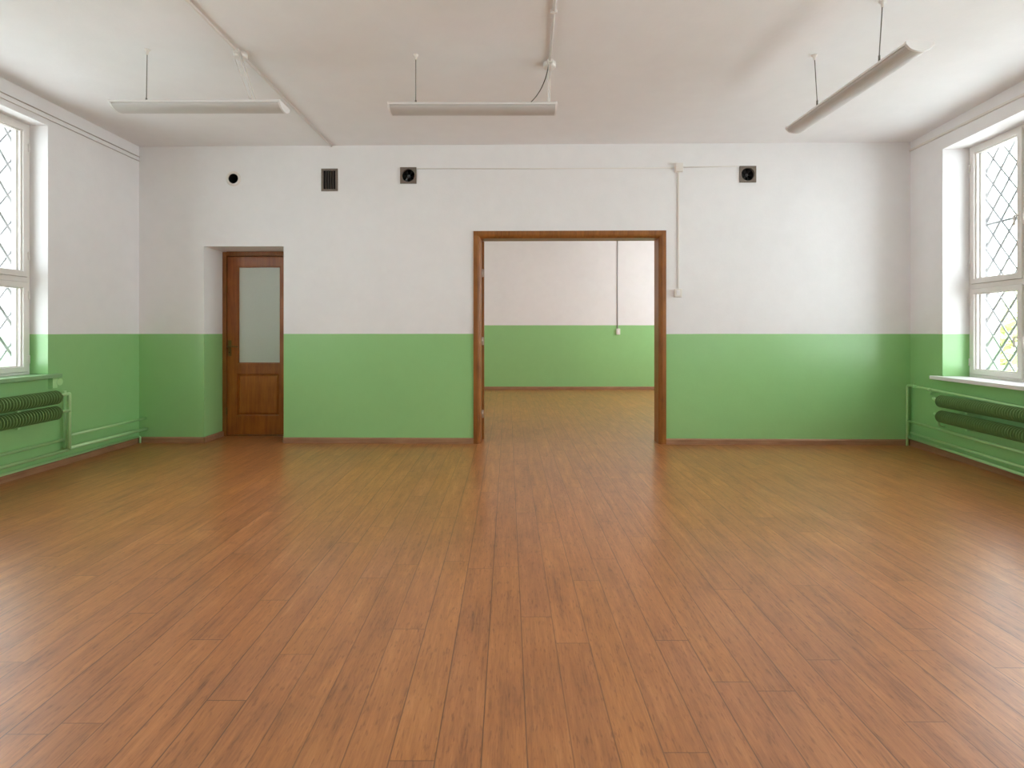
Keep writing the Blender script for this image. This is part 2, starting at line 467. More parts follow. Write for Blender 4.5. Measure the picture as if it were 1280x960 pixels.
# ------------------------------------------------------------------ door in the niche
DY = .335
door1 = struct_root('door_1', BACK.mtx(N0, DY, 0))
w = N1 - N0; fw = .045; h = NZ - .005
mb = MB()
mb.box(.0, fw, 0, .085, 0, h); mb.box(w - fw, w, 0, .085, 0, h); mb.box(fw, w - fw, 0, .085, h - fw, NZ)
mb.box(fw, fw + .016, .0535, .085, 0, h - fw); mb.box(w - fw - .016, w - fw, .0535, .085, 0, h - fw); mb.box(fw + .016, w - fw - .016, .0535, .085, h - fw - .02, h - fw); mb.box(fw + .016, w - fw - .016, .0535, .085, 0, .026)
mb.box(fw, w - fw, .01, .08, 0, .012)
mb.make('door_frame', M['framewood'], door1, bevel=.004)
lx0, lx1, lz0, lz1_ = fw + .004, w - fw - .004, .016, h - fw - .004
def ds(px_, py_): 
    a, b = bx(px_, py_, DY + .012); return a - N0, b
gx0 = ds(297, 400)[0]; gx1 = ds(350.5, 400)[0]; gz1 = ds(320, 333)[1]; gz0 = ds(320, 454.5)[1]
pz1 = ds(320, 467.5)[1]; pz0 = ds(320, 519)[1]; pin = gx0 - .006; pix = ds(348.5, 490)[0]
mb = MB(); mb.plate(lx0, lx1, lz0, lz1_, .012, .052, [(gx0, gx1, gz0, gz1), (pin, pix, pz0, pz1)])
leaf = mb.make('door_leaf', M['doorwood'], door1, bevel=.004)
MB().box(gx0, gx1, .030, .036, gz0, gz1).make('glass_pane', M['frosted'], leaf)
mb = MB()
for a, b_, c, d in ((gx0, gx0 + .012, gz0, gz1), (gx1 - .012, gx1, gz0, gz1), (gx0, gx1, gz0, gz0 + .012), (gx0, gx1, gz1 - .012, gz1)):
    mb.box(a, b_, .018, .03, c, d)
mb.make('glazing_bead', M['doorwood'], leaf, bevel=.004)
mb = MB()
q = .028
mb.box(pin, pix, .034, .045, pz0, pz1)
vv = [(pin + .008, .034, pz0 + .008), (pix - .008, .034, pz0 + .008), (pix - .008, .034, pz1 - .008), (pin + .008, .034, pz1 - .008),
      (pin + q, .020, pz0 + q), (pix - q, .020, pz0 + q), (pix - q, .020, pz1 - q), (pin + q, .020, pz1 - q)]
mb.add(vv, [(4, 5, 6, 7), (0, 1, 5, 4), (1, 2, 6, 5), (2, 3, 7, 6), (3, 0, 4, 7)])
mb.make('door_panel', M['doorwoodx'], leaf)
hz_ = ds(287.5, 434)[1]; hx_ = ds(287.5, 434)[0]
mb = MB(); mb.box(hx_ - .018, hx_ + .018, .004, .012, hz_ - .10, hz_ + .08)
hd = mb.make('door_handle', M['brass'], door1, bevel=.004)
MB().tube([(hx_, .006, hz_ + .01), (hx_, -.045, hz_ + .01), (hx_ + .03, -.05, hz_ + .012), (hx_ + .115, -.045, hz_ + .006)], .0085, 10, bend=.015).make('lever', M['brass'], hd)
MB().lathe([(.006, 0), (.006, .004), (.003, .004)], 'y', 12, (hx_, .0, hz_ - .06)).make('keyhole', M['black'], hd)
for py in (362, 514):
    z = ds(283, py)[1]
    MB().cyl((fw + .002, .004, z - .04), (fw + .002, .004, z + .04), .008, 10).make('hinge', M['brass'], door1)

# ------------------------------------------------------------------ windows
def window(name, wall, x0, x1, z0, z1, zt, sill, prot, sill_mat, r, ncol, ext0, ext1, handle_side, extra=None):
    root = struct_root(name, wall.mtx(0, 0, 0))
    zb = sill                                              # top of the sill board = bottom of the frame
    cw = (x1 - x0) / ncol
    FW, SW, box = .022, .046, .055
    # fixed frame and the lining of the box between the inner and the outer sashes
    holes = []
    for c in range(ncol):
        a, b_ = x0 + c * cw, x0 + (c + 1) * cw
        holes += [(a + FW, b_ - FW, zb + FW, zt - FW), (a + FW, b_ - FW, zt + FW, z1 - FW)]
    MB().plate(x0, x1, zb, z1, r, r + .05, holes).make('window_frame', M['winpaint'], root, bevel=.003)
    holes2 = [(x0 + .035, x1 - .035, zb + .035, z1 - .035)]
    MB().plate(x0, x1, zb, z1, r + .05, r + box, holes2).make('box_lining', M['winpaint'], root)
    holes3 = [(a + .045, b_ - .045, c + .045, d - .045) for a, b_, c, d in holes]
    outer = MB().plate(x0 + .001, x1 - .001, zb, z1 - .001, r + box, r + box + .035, holes3).make('outer_sash', M['winpaint'], root)
    for a, b_, c, d in holes3:
        MB().box(a, b_, r + box + .016, r + box + .020, c, d).make('pane', M['glass'], outer)
    for i, (a, b_, c, d) in enumerate(holes):
        col = i // 2
        g = (a + SW, b_ - SW, c + SW, d - SW)
        mb = MB(); mb.plate(a + .002, b_ - .002, c + .002, d - .002, r - .012, r + .035, [g])
        for (p0, p1, q0, q1) in ((g[0], g[0] + .010, g[2], g[3]), (g[1] - .010, g[1], g[2], g[3]), (g[0], g[1], g[2], g[2] + .010), (g[0], g[1], g[3] - .010, g[3])):
            mb.box(p0, p1, r + .004, r + .02, q0, q1)
        s = mb.make('sash', M['winpaint'], root, bevel=.004)
        MB().box(g[0], g[1], r + .018, r + .022, g[2], g[3]).make('pane', M['glass'], s)
        hs = handle_side if col == 0 or ncol == 1 else -handle_side      # which stile carries the handle
        hx = (b_ - SW / 2) if hs > 0 else (a + SW / 2)
        hz = c + (d - c) * (.44 if i % 2 == 0 else .42)
        mb = MB(); mb.box(hx - .011, hx + .011, r - .018, r - .012, hz - .035, hz + .035)
        mb.tube([(hx, r - .014, hz), (hx, r - .05, hz), (hx, r - .054, hz - .02), (hx, r - .05, hz - .085)], .0075, 8, bend=.012)
        mb.make('handle', M['white'], s)
        kx = a + .001 if hs > 0 else b_ - .001
        for kz in (c + (d - c) * .14, c + (d - c) * .86):
            MB().cyl((kx, r - .014, kz - .035), (kx, r - .014, kz + .035), .008, 8).make('hinge', M['winpaint'], s)
    # sill board
    mb = MB(); mb.box(x0 + .001, x1 - .001, -.001, r + .02, sill - .032, sill)
    mb.box(x0 - ext0, x1 + ext1, -prot, 0, sill - .034, sill)
    mb.make('window_sill', sill_mat, root, bevel=.004)
    return root

lx_end = LEFT.px(78.5, 466, -.06)[0]
w1 = window('window_1', LEFT, LW['x0'], LW['x1'], LW['z0'], LW['z1'], 1.62, .815, .06, M['sillgreen'], .155, 3, .09, lx_end - LW['x1'], 1)
rx_end = RIGHT.px(1161.5, 470, -.08)[0]
w2 = window('window_2', RIGHT, RW['x0'], RW['x1'], RW['z0'], RW['z1'], 1.605, .757, .08, M['sillwhite'], .235, 4, RW['x0'] - rx_end, .09, 1)
window('added_window_3', LEFT, L2[0], L2[1], L2[2], L2[3], 1.62, .815, .06, M['sillgreen'], .155, 3, .09, .09, 1)  # unseen window, added nearer the camera to light the room
window('added_window_4', RIGHT, R2[0], R2[1], R2[2], R2[3], 1.605, .757, .08, M['sillwhite'], .235, 3, .09, .09, 1)  # added out of view as well, as a daylight source on this side
# the green bracket under the left sill
bxk, bzk = LEFT.px(71, 477, -.03)
mb = MB(); mb.box(bxk - .05, bxk - .005, -.04, 0, .815 - .12, .815 - .034)
mb.cyl((bxk + .015, -.045, .815 - .072), (bxk + .015, 0, .815 - .072), .030, 18)
mb.make('sill_bracket', M['pipe'], w1)

def grille(wall, x0, x1, z0, z1, y, label, px_, pz, ph, bars, strong):
    root_m = wall.mtx(0, y, 0)
    mb = MB()
    k = pz / px_
    x0 += .012; x1 -= .012; z0 += .05; z1 -= .012
    n0 = int((x1 - x0) / px_ + (z1 - z0) / pz) + 3
    for sgn in (1, -1):
        for i in range(-n0, n0 + 1):
            # z = zc + sgn*k*(x - x0) + i*pz
            zc = z0 + ph + i * pz
            pts = []
            for xx in (x0, x1):
                zz = zc + sgn * k * (xx - x0)
                pts.append((xx, zz))
            (xa, za), (xb, zb_) = pts
            def clip(xa, za, xb, zb_):
                t0, t1 = 0, 1
                dz = zb_ - za
                for lim, s_ in ((z0, 1), (z1, -1)):
                    p, q_ = -s_ * dz, s_ * (za - lim)
                    if abs(p) < 1e-9: continue
                    t = q_ / p
                    if p < 0: t0 = max(t0, t)
                    else: t1 = min(t1, t)
                return (t0, t1) if t1 - t0 > 1e-3 else None
            c = clip(xa, za, xb, zb_)
            if not c: continue
            P = lambda t: (xa + (xb - xa) * t, .006 * sgn, za + (zb_ - za) * t)
            mb.tube([P(c[0]), P(c[1])], .0102 if sgn == strong else .0068, 6)
    for zz in bars: mb.cyl((x0, .014, zz), (x1, .014, zz), .012, 8)
    for a, b_, c, d in ((x0 - .01, x0 + .01, z0, z1), (x1 - .01, x1 + .01, z0, z1), (x0, x1, z0 - .01, z0 + .01), (x0, x1, z1 - .01, z1 + .01)):
        mb.box(a, b_, -.012, .012, c, d)
    o = mb.make('window_grille', M['grille'], None, root_m)
    return tag(o, label, 'grille')
grille(LEFT, LW['x0'], LW['x1'], LW['z0'], LW['z1'], .155 + .055 + .08, 'grey diamond lattice security grille outside the left window', .18, .26, .06, [], -1)
grille(RIGHT, RW['x0'], RW['x1'], RW['z0'], RW['z1'], .235 + .055 + .08, 'grey diamond lattice security grille outside the right window, with a level crossbar', .17, .235, .02, [2.19], 1)

# ------------------------------------------------------------------ finned radiators and heating pipes
def finned(x0, x1, y, z0_, z1_, name, parent, R=.059, pitch=.025):
    """tube from x0 to x1; heights z0_, z1_ at the two ends"""
    L = x1 - x0
    mb = MB(); prof = []
    n = int(L / pitch)
    prof.append((.026, -.012))
    prof.append((.026, 0))
    for i in range(n):
        a = i * pitch
        prof += [(.029, a + .006), (R, a + .008), (R, a + .0125), (.029, a + .0145)]
    prof += [(.026, L), (.026, L + .012)]
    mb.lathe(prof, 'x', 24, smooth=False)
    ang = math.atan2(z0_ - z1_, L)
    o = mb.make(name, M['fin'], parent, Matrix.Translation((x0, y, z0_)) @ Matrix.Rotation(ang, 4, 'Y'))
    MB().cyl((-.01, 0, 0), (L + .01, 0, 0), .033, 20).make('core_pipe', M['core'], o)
    return o

def line(wall, pa, pb, y, x_to=None):
    """a pipe run measured at two photo points on the plane y; returns end points, optionally carried on to x_to"""
    (xa, za), (xb, zb_) = wall.px(*pa, y), wall.px(*pb, y)
    f = lambda x: za + (zb_ - za) * (x - xa) / (xb - xa)
    if x_to is not None: xa, za = x_to, f(x_to)
    return (xa, y, za), (xb, y, zb_)

# left
Wl = LEFT
rxl, rzl = LEFT.px(86.8, 492, -.085)
rad = thing('finned_radiator', LEFT.mtx(0, 0, 0), 'green radiator of two finned tubes below the left window with its grey green sill', 'radiator', 'finned tube radiators')
LN = LW['x0'] + .1
ua, ub = line(LEFT, (0, 506.6), (73, 496.3), -.105, LN)
la, lb = line(LEFT, (0, 528.2), (73, 515.6), -.105, LN)
def level(a, b_):   # tubes are hung level, take the measured far end
    return b_[2] - .006
zu = (ua[2] + ub[2]) / 2; 
finned(LN, ub[0], -.105, ub[2] - .012, ub[2], 'finned_tube', rad)
finned(LN, lb[0], -.105, lb[2] - .012, lb[2], 'finned_tube', rad)
bot = LEFT.px(86.8, 561, -.085)[1]
mb = MB(); mb.tube([(ub[0] - .01, -.105, ub[2] + .012), (rxl - .02, -.09, rzl), (rxl, -.085, rzl), (rxl, -.085, bot)], .0135, 12, bend=.03)
mb.make('riser_pipe', M['pipe'], rad)
zl = LEFT.px(86.8, 513.5, -.085)[1]
MB().tube([(lb[0] - .01, -.105, lb[2] + .005), (rxl, -.085, zl)], .0135, 12).make('connecting_pipe', M['pipe'], rad)
r2x, r2t = LEFT.px(81, 497, -.04); r2b = LEFT.px(81, 560, -.04)[1]
MB().cyl((r2x, -.04, r2b), (r2x, -.04, r2t + .06), .011, 12).make('riser_pipe', M['pipe'], rad)
for xx in (LN + .3, ub[0] - .35):
    for zz in (ub[2], lb[2]):
        MB().box(xx - .012, xx + .012, -.105, 0, zz - .078, zz - .066).make('wall_bracket', M['pipe'], rad)
END = -(BLp[1] - REAR_Y) + .05
def pipe(wall, pts, r, label, bend=0.0, extras=None):
    mb = MB(); mb.tube(pts, r, 12, bend=bend)
    if extras: extras(mb)
    return tag(mb.make('heating_pipe', M['pipe'], None, wall.mtx()), label, 'pipe')
# pipes from the riser towards the far corner
pa, pb = line(LEFT, (88.5, 543.8), (179.5, 523.2), -.067)
pipe(LEFT, [pa, (-.006, pb[1], pb[2])], .012, 'upper green pipe on left wall between the riser and the far corner')
pa, pb = line(LEFT, (88.5, 559), (180.5, 536.5), -.08)
pipe(LEFT, [(rxl + .0, -.082, pa[2] - .002), (-.006, pb[1], pb[2])], .0165, 'thick green pipe on left wall ending at the far corner, just above the skirting pipe')
# pipes from the riser towards the camera
pa, pb = line(LEFT, (0, 571), (80, 549.5), -.04, END)
pipe(LEFT, [(END, -.04, pb[2] - .02), pb], .013, 'upper thin green pipe running below the left finned radiator')
pa, pb = line(LEFT, (0, 587), (85, 562.3), -.07, END)
pipe(LEFT, [(END, -.07, pb[2] - .02), pb], .013, 'lower thin green pipe running below the left finned radiator to the riser foot')
pa, pb = line(LEFT, (0, 596), (172, 546), -.035)
fz = .072
def foot(mb):
    mb.tube([(-.06, -.034, fz), (-.035, -.034, fz - .004), (-.035, -.034, 0)], .011, 10, bend=.015)
pipe(LEFT, [(END, -.034, fz), (-.05, -.034, fz)], .0105, 'long green pipe lying along the top of the left skirting board', extras=foot)

# right
rad2 = thing('finned_radiator', RIGHT.mtx(0, 0, 0), 'dark green radiator of two finned tubes below the right window with its white sill', 'radiator', 'finned tube radiators')
RN = RW['x1'] - .1
(xa, za) = RIGHT.px(1176, 501.5, -.105); (xb, zb_) = RIGHT.px(1278, 519.2, -.105)
k = (zb_ - za) / (xb - xa)
finned(xa, RN, -.105, za, za + k * (RN - xa), 'finned_tube', rad2, R=.057)
(xc, zc) = RIGHT.px(1176, 520.5, -.105); (xd, zd) = RIGHT.px(1278, 544, -.105)
k2 = (zd - zc) / (xd - xc)
finned(xc, RN, -.105, zc, zc + k2 * (RN - xc), 'finned_tube', rad2, R=.057)
sx, sz = RIGHT.px(1167, 497.5, -.10)
MB().tube([(xa + .01, -.105, za), (sx + .03, -.105, za + .004), (sx, -.10, sz)], .014, 12).make('connecting_pipe', M['pipe'], rad2)
sx2, sz2 = RIGHT.px(1168, 517.5, -.10); ez = RIGHT.px(1171.5, 531.5, -.06)
MB().tube([(sx2, -.10, sz2), (xc - .02, -.105, zc + .008), (xc + .01, -.105, zc)], .014, 12).make('connecting_pipe', M['pipe'], rad2)
MB().tube([(sx2 + .03, -.10, sz2), (sx2 + .035, -.09, sz2 - .06), (ez[0] + .03, -.06, ez[1]), (ez[0] + .05, -.03, ez[1] - .005)], .012, 10, bend=.03).make('connecting_pipe', M['pipe'], rad2)
for xx in (xa + .3, xa + 1.2):
    za_ = za + k * (xx - xa); zc_ = zc + k2 * (xx - xa)
    for zz in (za_, zc_):
        MB().box(xx - .012, xx + .012, -.105, 0, zz - .077, zz - .065).make('wall_bracket', M['pipe'], rad2)
REND = BRp[1] - REAR_Y - .1
vx, vt = RIGHT.px(1133.6, 482.3, -.05)
vx = max(vx, .03)
pA = RIGHT.px(1145, 483.3, -.05); pB = RIGHT.px(1280, 510, -.05)
kk = (pB[1] - pA[1]) / (pB[0] - pA[0])
def valves(mb):
    x, z = RIGHT.px(1143, 482.8, -.05)
    mb.cyl((x - .02, -.05, z), (x + .02, -.05, z), .017, 12)
    mb.tube([(x, -.05, z), (x + .01, -.06, z + .03), (x + .035, -.07, z + .045)], .004, 6)
    x, z = RIGHT.px(1163.5, 487.5, -.05)
    mb.cyl((x - .025, -.05, z + .004), (x + .02, -.05, z), .016, 12)
    mb.cyl((x, -.05, z), (x, -.05, z - .045), .008, 8)
pipe(RIGHT, [(vx, -.05, 0.0), (vx, -.05, pA[1] + kk * (vx - pA[0])), (pB[0], -.05, pB[1]), (pB[0] + .9, -.05, pB[1] + kk * .9)], .0125,
     'green standpipe in the right corner bending into a rail under the right sill', bend=.035, extras=valves)
for (p, q, y, r, lab, ext) in (
        ((1135, 526), (1280, 566), -.05, .012, 'green pipe below the right finned radiator, joined to the standpipe at half height', .8),
        ((1138.5, 541), (1280, 584.5), -.045, .0115, 'thin middle green pipe near the floor along the right wall', .8),
        ((1136, 546.5), (1280, 594), -.045, .0125, 'lowest green pipe running along the right skirting board', .8)):
    (xa_, za_), (xb_, zb2) = RIGHT.px(*p, y), RIGHT.px(*q, y)
    xa_ = max(xa_, .02); sl = (zb2 - za_) / (xb_ - xa_)
    pipe(RIGHT, [(xa_, y, za_), (xb_ + ext, y, zb2 + sl * ext)], r, lab)

# ------------------------------------------------------------------ vents and fans on the back wall
def thing_back(name, c, label, cat, group=None): return thing(name, BACK.mtx(c[0], 0, c[1]), label, cat, group)
t = thing_back('vent_hole', v_round, 'open round black vent hole with white rim, left of the slatted vent', 'vent')
mb = MB(); mb.lathe([(.052, -.004), (.054, -.012), (.064, -.014), (.080, -.003), (.080, 0), (.052, 0)], 'y', 36, caps=False); mb.make('rim', M['white'], t)
mb = MB(); mb.lathe([(.051, -.006), (.051, .25), (0.0, .25)], 'y', 32, caps=False)
mb.make('duct', M['black'], t)
t = thing_back('vent_grille', v_grille, 'brownish rectangular vent with vertical slats above the wooden door', 'vent')
MB().plate(-.088, .088, -.120, .120, -.008, .004, [(-.064, .064, -.098, .098)]).make('frame', M['ventplate'], t, bevel=.002)
mb = MB()
for i in range(4):
    x = -.064 + .128 * (i + 1) / 5
    mb.prism([(x - .005, -.004), (x + .003, -.004), (x + .007, .012), (x - .001, .012)], -.099, .099, 'z')
mb.make('slats', M['slat'], t)
mb = MB(); mb.box(-.069, .069, .012, .2, -.104, .104); mb.make('duct', M['black'], t)
def fan(c, label):
    t = thing_back('exhaust_fan', c, label, 'fan', 'exhaust fans in the back wall')
    # square plate with a round opening
    mb = MB(); n = 40; a = .086; ri = .068
    sqp = []
    for k in range(n):
        an = 2 * PI * k / n + PI / 4; cx_, sz_ = math.cos(an), math.sin(an); s_ = a / max(abs(cx_), abs(sz_))
        sqp.append((cx_ * s_, sz_ * s_))
    cir = [(ri * math.cos(2 * PI * k / n + PI / 4), ri * math.sin(2 * PI * k / n + PI / 4)) for k in range(n)]
    vs_ = [(x, -.010, z) for x, z in sqp] + [(x, -.010, z) for x, z in cir] + [(x, 0.0, z) for x, z in sqp] + [(x, .02, z) for x, z in cir]
    fs = []
    for k in range(n):
        j = (k + 1) % n
        fs += [(k, j, n + j, n + k), (k, 2 * n + k, 2 * n + j, j), (n + k, n + j, 3 * n + j, 3 * n + k)]
    mb.add(vs_, fs)
    mb.make('plate', M['ventplate'], t)
    mb = MB(); mb.lathe([(.0685, .0), (.0685, .15), (0, .15)], 'y', 32, caps=False)
    mb.make('duct', M['black'], t)
    mb = MB()
    for k in range(6):
        an = 2 * PI * k / 6; ca, sa = math.cos(an), math.sin(an)
        P = lambda r, tt, y: (r * ca - tt * sa, y, r * sa + tt * ca)
        mb.add([P(.014, -.008, .025), P(.014, .008, .04), P(.062, .022, .046), P(.062, -.018, .022)], [(0, 1, 2, 3)])
        mb.add([P(.014, -.008, .027), P(.014, .008, .042), P(.062, .022, .048), P(.062, -.018, .024)], [(3, 2, 1, 0)])
    mb.make('blades', M['fanblack'], t, weld=False)
    MB().lathe([(0, .012), (.008, .013), (.014, .018), (.016, .03), (.016, .06)], 'y', 20).make('hub', M['hub'], t)
fan(v_fan1, 'square grey exhaust fan on the back wall left of the wide doorway')
fan(v_fan2, 'square grey exhaust fan on the back wall right of the wide doorway')

# ------------------------------------------------------------------ wires, boxes and switches
def single(mb, name, wall_m, mat, label, cat, group=None, bevel=0.0):
    return tag(mb.make(name, mat, None, wall_m, bevel=bevel), label, cat, group)
jb = bx(848, 210)
t = thing('junction_box', BACK.mtx(jb[0], 0, jb[1]), 'small white junction box on the back wall above the light switch', 'junction box')
MB().box(-.042, .042, -.035, 0, -.046, .046).make('box', M['white'], t, bevel=.006)
MB().box(-.036, .036, -.040, -.035, -.040, .040).make('lid', M['white'], t, bevel=.002)
sw = bx(847, 366.5)
t = thing('light_switch', BACK.mtx(sw[0], 0, sw[1]), 'white light switch on the white wall right of the wide doorway', 'switch')
MB().box(-.040, .040, -.028, 0, -.044, .044).make('switch_box', M['white'], t, bevel=.006)
MB().prism([(-.028, -.025), (-.037, 0.02), (-.030, .026), (-.028, .026)], -.018, .018, 'x').make('rocker', M['sillwhite'], t, bevel=.002)
mb = MB(); mb.box(jb[0] - .002 - .009, jb[0] - .002 + .009, -.014, 0, sw[1] + .044, jb[1] - .046)
single(mb, 'cable_conduit', BACK.mtx(), M['white'], 'white vertical conduit between the junction box and the light switch', 'conduit', bevel=.004)
a = bx(521, 211); 
mb = MB(); mb.tube([(a[0], -.005, a[1]), ((a[0] + jb[0]) / 2, -.005, (a[1] + jb[1]) / 2 - .004), (jb[0] - .042, -.005, jb[1])], .0045, 6)
single(mb, 'cable', BACK.mtx(), M['white'], 'thin white cable on back wall from the left exhaust fan to the junction box', 'cable')
a = bx(924, 208)
mb = MB(); mb.tube([(jb[0] + .042, -.005, jb[1] + .006), (a[0], -.005, a[1])], .0045, 6)
single(mb, 'cable', BACK.mtx(), M['white'], 'thin white cable on back wall from the junction box to the right exhaust fan', 'cable')
# next room
fs_ = FAR.px(772.5, 414.5)
t = thing('light_switch', FAR.mtx(fs_[0], 0, fs_[1]), 'white light switch on the green far wall seen through the doorway', 'switch')
MB().box(-.040, .040, -.035, 0, -.062, .062).make('switch_box', M['white'], t, bevel=.006)
MB().box(-.018, .018, -.041, -.035, -.028, .028).make('rocker', M['sillwhite'], t, bevel=.002)
fa = FAR.px(771.5, 300)
mb = MB(); mb.tube([(fs_[0] - .012, -.008, fs_[1] + .062), (fs_[0] - .014, -.008, 2.4), (fs_[0] - .012, -.008, CEIL)], .0085, 8)
single(mb, 'cable', FAR.mtx(), M['grille'], 'grey vertical cable down the far wall to its switch, seen through the doorway', 'cable')
# trunking along the side walls
pa, pb = line(LEFT, (0, 117.3), (176.5, 200.2), -.012)
for (p, q, nm, mt) in (((0, 114), (177.5, 197.6), 'upper of the two thin painted cables along the top of the left wall', 'cableg'),
                   ((0, 121), (176.8, 202.6), 'lower of the two thin painted cables along the top of the left wall', 'cablew')):
    a_, b_ = line(LEFT, p, q, -.010)
    sl = (b_[2] - a_[2]) / (b_[0] - a_[0])
    mb = MB(); mb.tube([(-4.8, -.008, b_[2] + sl * (-4.8 - b_[0])), (-.004, -.008, b_[2] + sl * (-.004 - b_[0]))], .0042, 8)
    single(mb, 'cable', LEFT.mtx(), M[mt], nm, 'cable', 'cables along the left wall')
pa = RIGHT.px(1138.5, 187.3, -.012); pb = RIGHT.px(1280, 117.5, -.012)
sl2 = (pb[1] - pa[1]) / (pb[0] - pa[0])
mb = MB(); v = []
for x in (.004, 4.5):
    zc2 = pa[1] + sl2 * (x - pa[0])
    v += [(x, -.018, zc2 - .010), (x, 0, zc2 - .012), (x, 0, zc2 + .012), (x, -.014, zc2 + .010)]
mb.add(v, [(0, 1, 2, 3), (7, 6, 5, 4), (0, 4, 5, 1), (1, 5, 6, 2), (2, 6, 7, 3), (3, 7, 4, 0)])
single(mb, 'cable_trunking', RIGHT.mtx(), M['white'], 'slim white cable trunking along the top of the right wall', 'trunking')

# ceiling conduits
def cl(px_, py_, dz=.0): 
    x, y = ceil_pt(px_, py_); return Vector((x, y, CEIL - dz))
c0 = cl(235, 0, .0095); c1 = cl(416.5, 184, .0095); c1.y = min(c1.y, c1.y)
dirv = (c1 - c0).normalized(); start = c0 - dirv * 3.5
# stop at the back wall
tt = (BACK.O - start).dot(BACK.w) / dirv.dot(BACK.w); c1 = start + dirv * (tt - .006)
def ceil_conduit(a, b_, r, label, clips=()):
    mb = MB(); mb.tube([a, b_], r, 10)
    o = tag(mb.make('cable_conduit', M['white'], None), label, 'conduit')
    for p in clips:
        MB().box(p.x - r * 2.3, p.x + r * 2.3, p.y - .008, p.y + .008, CEIL - 2 * r - .004, CEIL - .001).make('clip', M['white'], o, bevel=.002)
    return o
ceil_conduit(start, c1, .0095, 'long white conduit across the ceiling passing the left lamp to the back wall')
j1 = cl(306, 66.5)
def ceiling_box(p, label):
    t = thing('junction_box', Matrix.Translation(p), label, 'junction box')
    MB().lathe([(.046, 0), (.046, -.030), (.040, -.037), (.0, -.038)], 'z', 28).make('box', M['white'], t)
    MB().box(-.018, .018, -.068, -.040, -.024, -.0).make('cable_gland', M['white'], t, bevel=.003)
    return t
k = (j1.y - start.y) / dirv.y; j1.x = start.x + dirv.x * k
ceiling_box(j1, 'round white ceiling junction box at the left lamp, on the long conduit')
d0 = cl(693.5, 0, .010); d1 = cl(687.5, 76, .010); dv = (d1 - d0).normalized()
clipp = cl(692, 12)
ceil_conduit(d0 - dv * 3.2, d1, .009, 'white conduit on the ceiling ending above the middle lamp', clips=[clipp])
j2 = cl(687, 79)
ceiling_box(j2, 'round white ceiling junction box above the right end of the middle lamp')

# ------------------------------------------------------------------ hanging strip lamps
LZ1 = CAMH + 1.616; LZ0 = CAMH + 1.563; LLEN = 1.19
def lamp(label, cx_, cy_, rot, hooks, cord=None, wirepair=None, rodmat={}, foot=0.0):
    """hooks: list of (x along lamp of rod foot, world ceiling point)"""
    m = Matrix.Translation((cx_, cy_, LZ0)) @ Matrix.Rotation(rot, 4, 'Z')
    t = thing('strip_lamp', m, label, 'ceiling lamp', 'hanging strip lamps')
    inv = m.inverted(); H = LZ1 - LZ0; hw = .080; L = LLEN / 2
    body = [(-hw, H - .016), (-hw, H - .004), (-hw + .004, H), (hw - .004, H), (hw, H - .004), (hw, H - .016), (hw - .005, H - .016), (hw - .008, H - .010), (-hw + .008, H - .010), (-hw + .005, H - .016)]
    MB().prism(body, -L + .012, L - .012, 'x').make('lamp_body', M['lampbody'], t)
    dif = []
    for i in range(13):
        a = PI * i / 12
        dif.append((-(hw - .007) * math.cos(a) * (1 - .12 * math.sin(a)), H - .013 - (H - .013) * math.sin(a) ** .75))
    MB().prism(dif, -L + .012, L - .012, 'x').make('diffuser', M['diffuser'], t)
    for sgn in (-1, 1):
        prof = [(-hw - .002, H + .001), (-hw - .002, H - .018)] + [(p * 1.02, max(q_ - .002, -.002)) for p, q_ in dif[1:-1]] + [(hw + .002, H - .018), (hw + .002, H + .001)]
        mb = MB(); mb.prism(prof, sgn * (L - .014), sgn * L, 'x'); mb.make('end_cap', M['lampbody'], t, bevel=.002)
    for fx, cp in hooks:
        c = inv @ cp
        mb = MB(); mb.tube([(fx, foot, H - .004), (fx, foot, H + .045)], .006, 8); mb.tube([(fx, foot, H + .04), (c.x, c.y, c.z - .004)], .003, 8)
        rod = mb.make('suspension_rod', M[rodmat.get(fx, 'wire')], t)
        if fx not in rodmat: MB().lathe([(.007, -.036), (.010, -.012), (.018, -.006), (.019, 0)], 'z', 16, (c.x, c.y, c.z)).make('ceiling_cup', M['white'], rod)
    if cord:
        a, b_ = inv @ cord[0], inv @ cord[1]
        mid = (a + b_) / 2 + Vector((.045, 0, -.05))
        pts = [a * (1 - u) ** 2 + mid * 2 * u * (1 - u) + b_ * u * u for u in [i / 12 for i in range(13)]]
        mb = MB(); mb.tube(pts, .0036, 8); mb.make('power_cord', M['darkwire'], t)
    if wirepair:
        a = inv @ wirepair[0]
        mb = MB(); mb.tube([a, (wirepair[1], 0, H - .002)], .0035, 8); mb.tube([a + Vector((.014, .01, 0)), (wirepair[1] + .012, .01, H - .002)], .003, 8)
        mb.make('power_cord', M['white'], t)
    return t
cA = cl(184, 62)
lamp('white hanging strip lamp at the left, nearest the left window', -2.203, 3.625, 0,
     [(-.385, cA), (.345, Vector((j1.x - .035, j1.y - .02, CEIL - .03)))], wirepair=(Vector((j1.x + .01, j1.y - .06, CEIL - .012)), .385), rodmat={.345: 'white'})
cB = cl(517, 60.5)
lamp('white hanging strip lamp in the middle, with a dark cord looping to its junction box', -.278, 3.66, 0,
     [(-.41, Vector((cB.x, 3.66, CEIL)))], cord=(Vector((j2.x - .01, j2.y - .05, CEIL - .03)), Vector((.115, 3.62, LZ1 - .002))),
     wirepair=(Vector((j2.x - .01, j2.y - .055, CEIL - .02)), .535))
cC = cl(1018, 69); cD = cl(1105, -3)
lamp('white hanging strip lamp at the right, turned lengthwise to the room', 2.245, 3.43, PI / 2 + math.radians(1.7),
     [(cC.y - 3.43, Vector((cC.x, cC.y, CEIL))), (-.36, Vector((2.222, 3.43 - .36, CEIL)))], foot=.055)

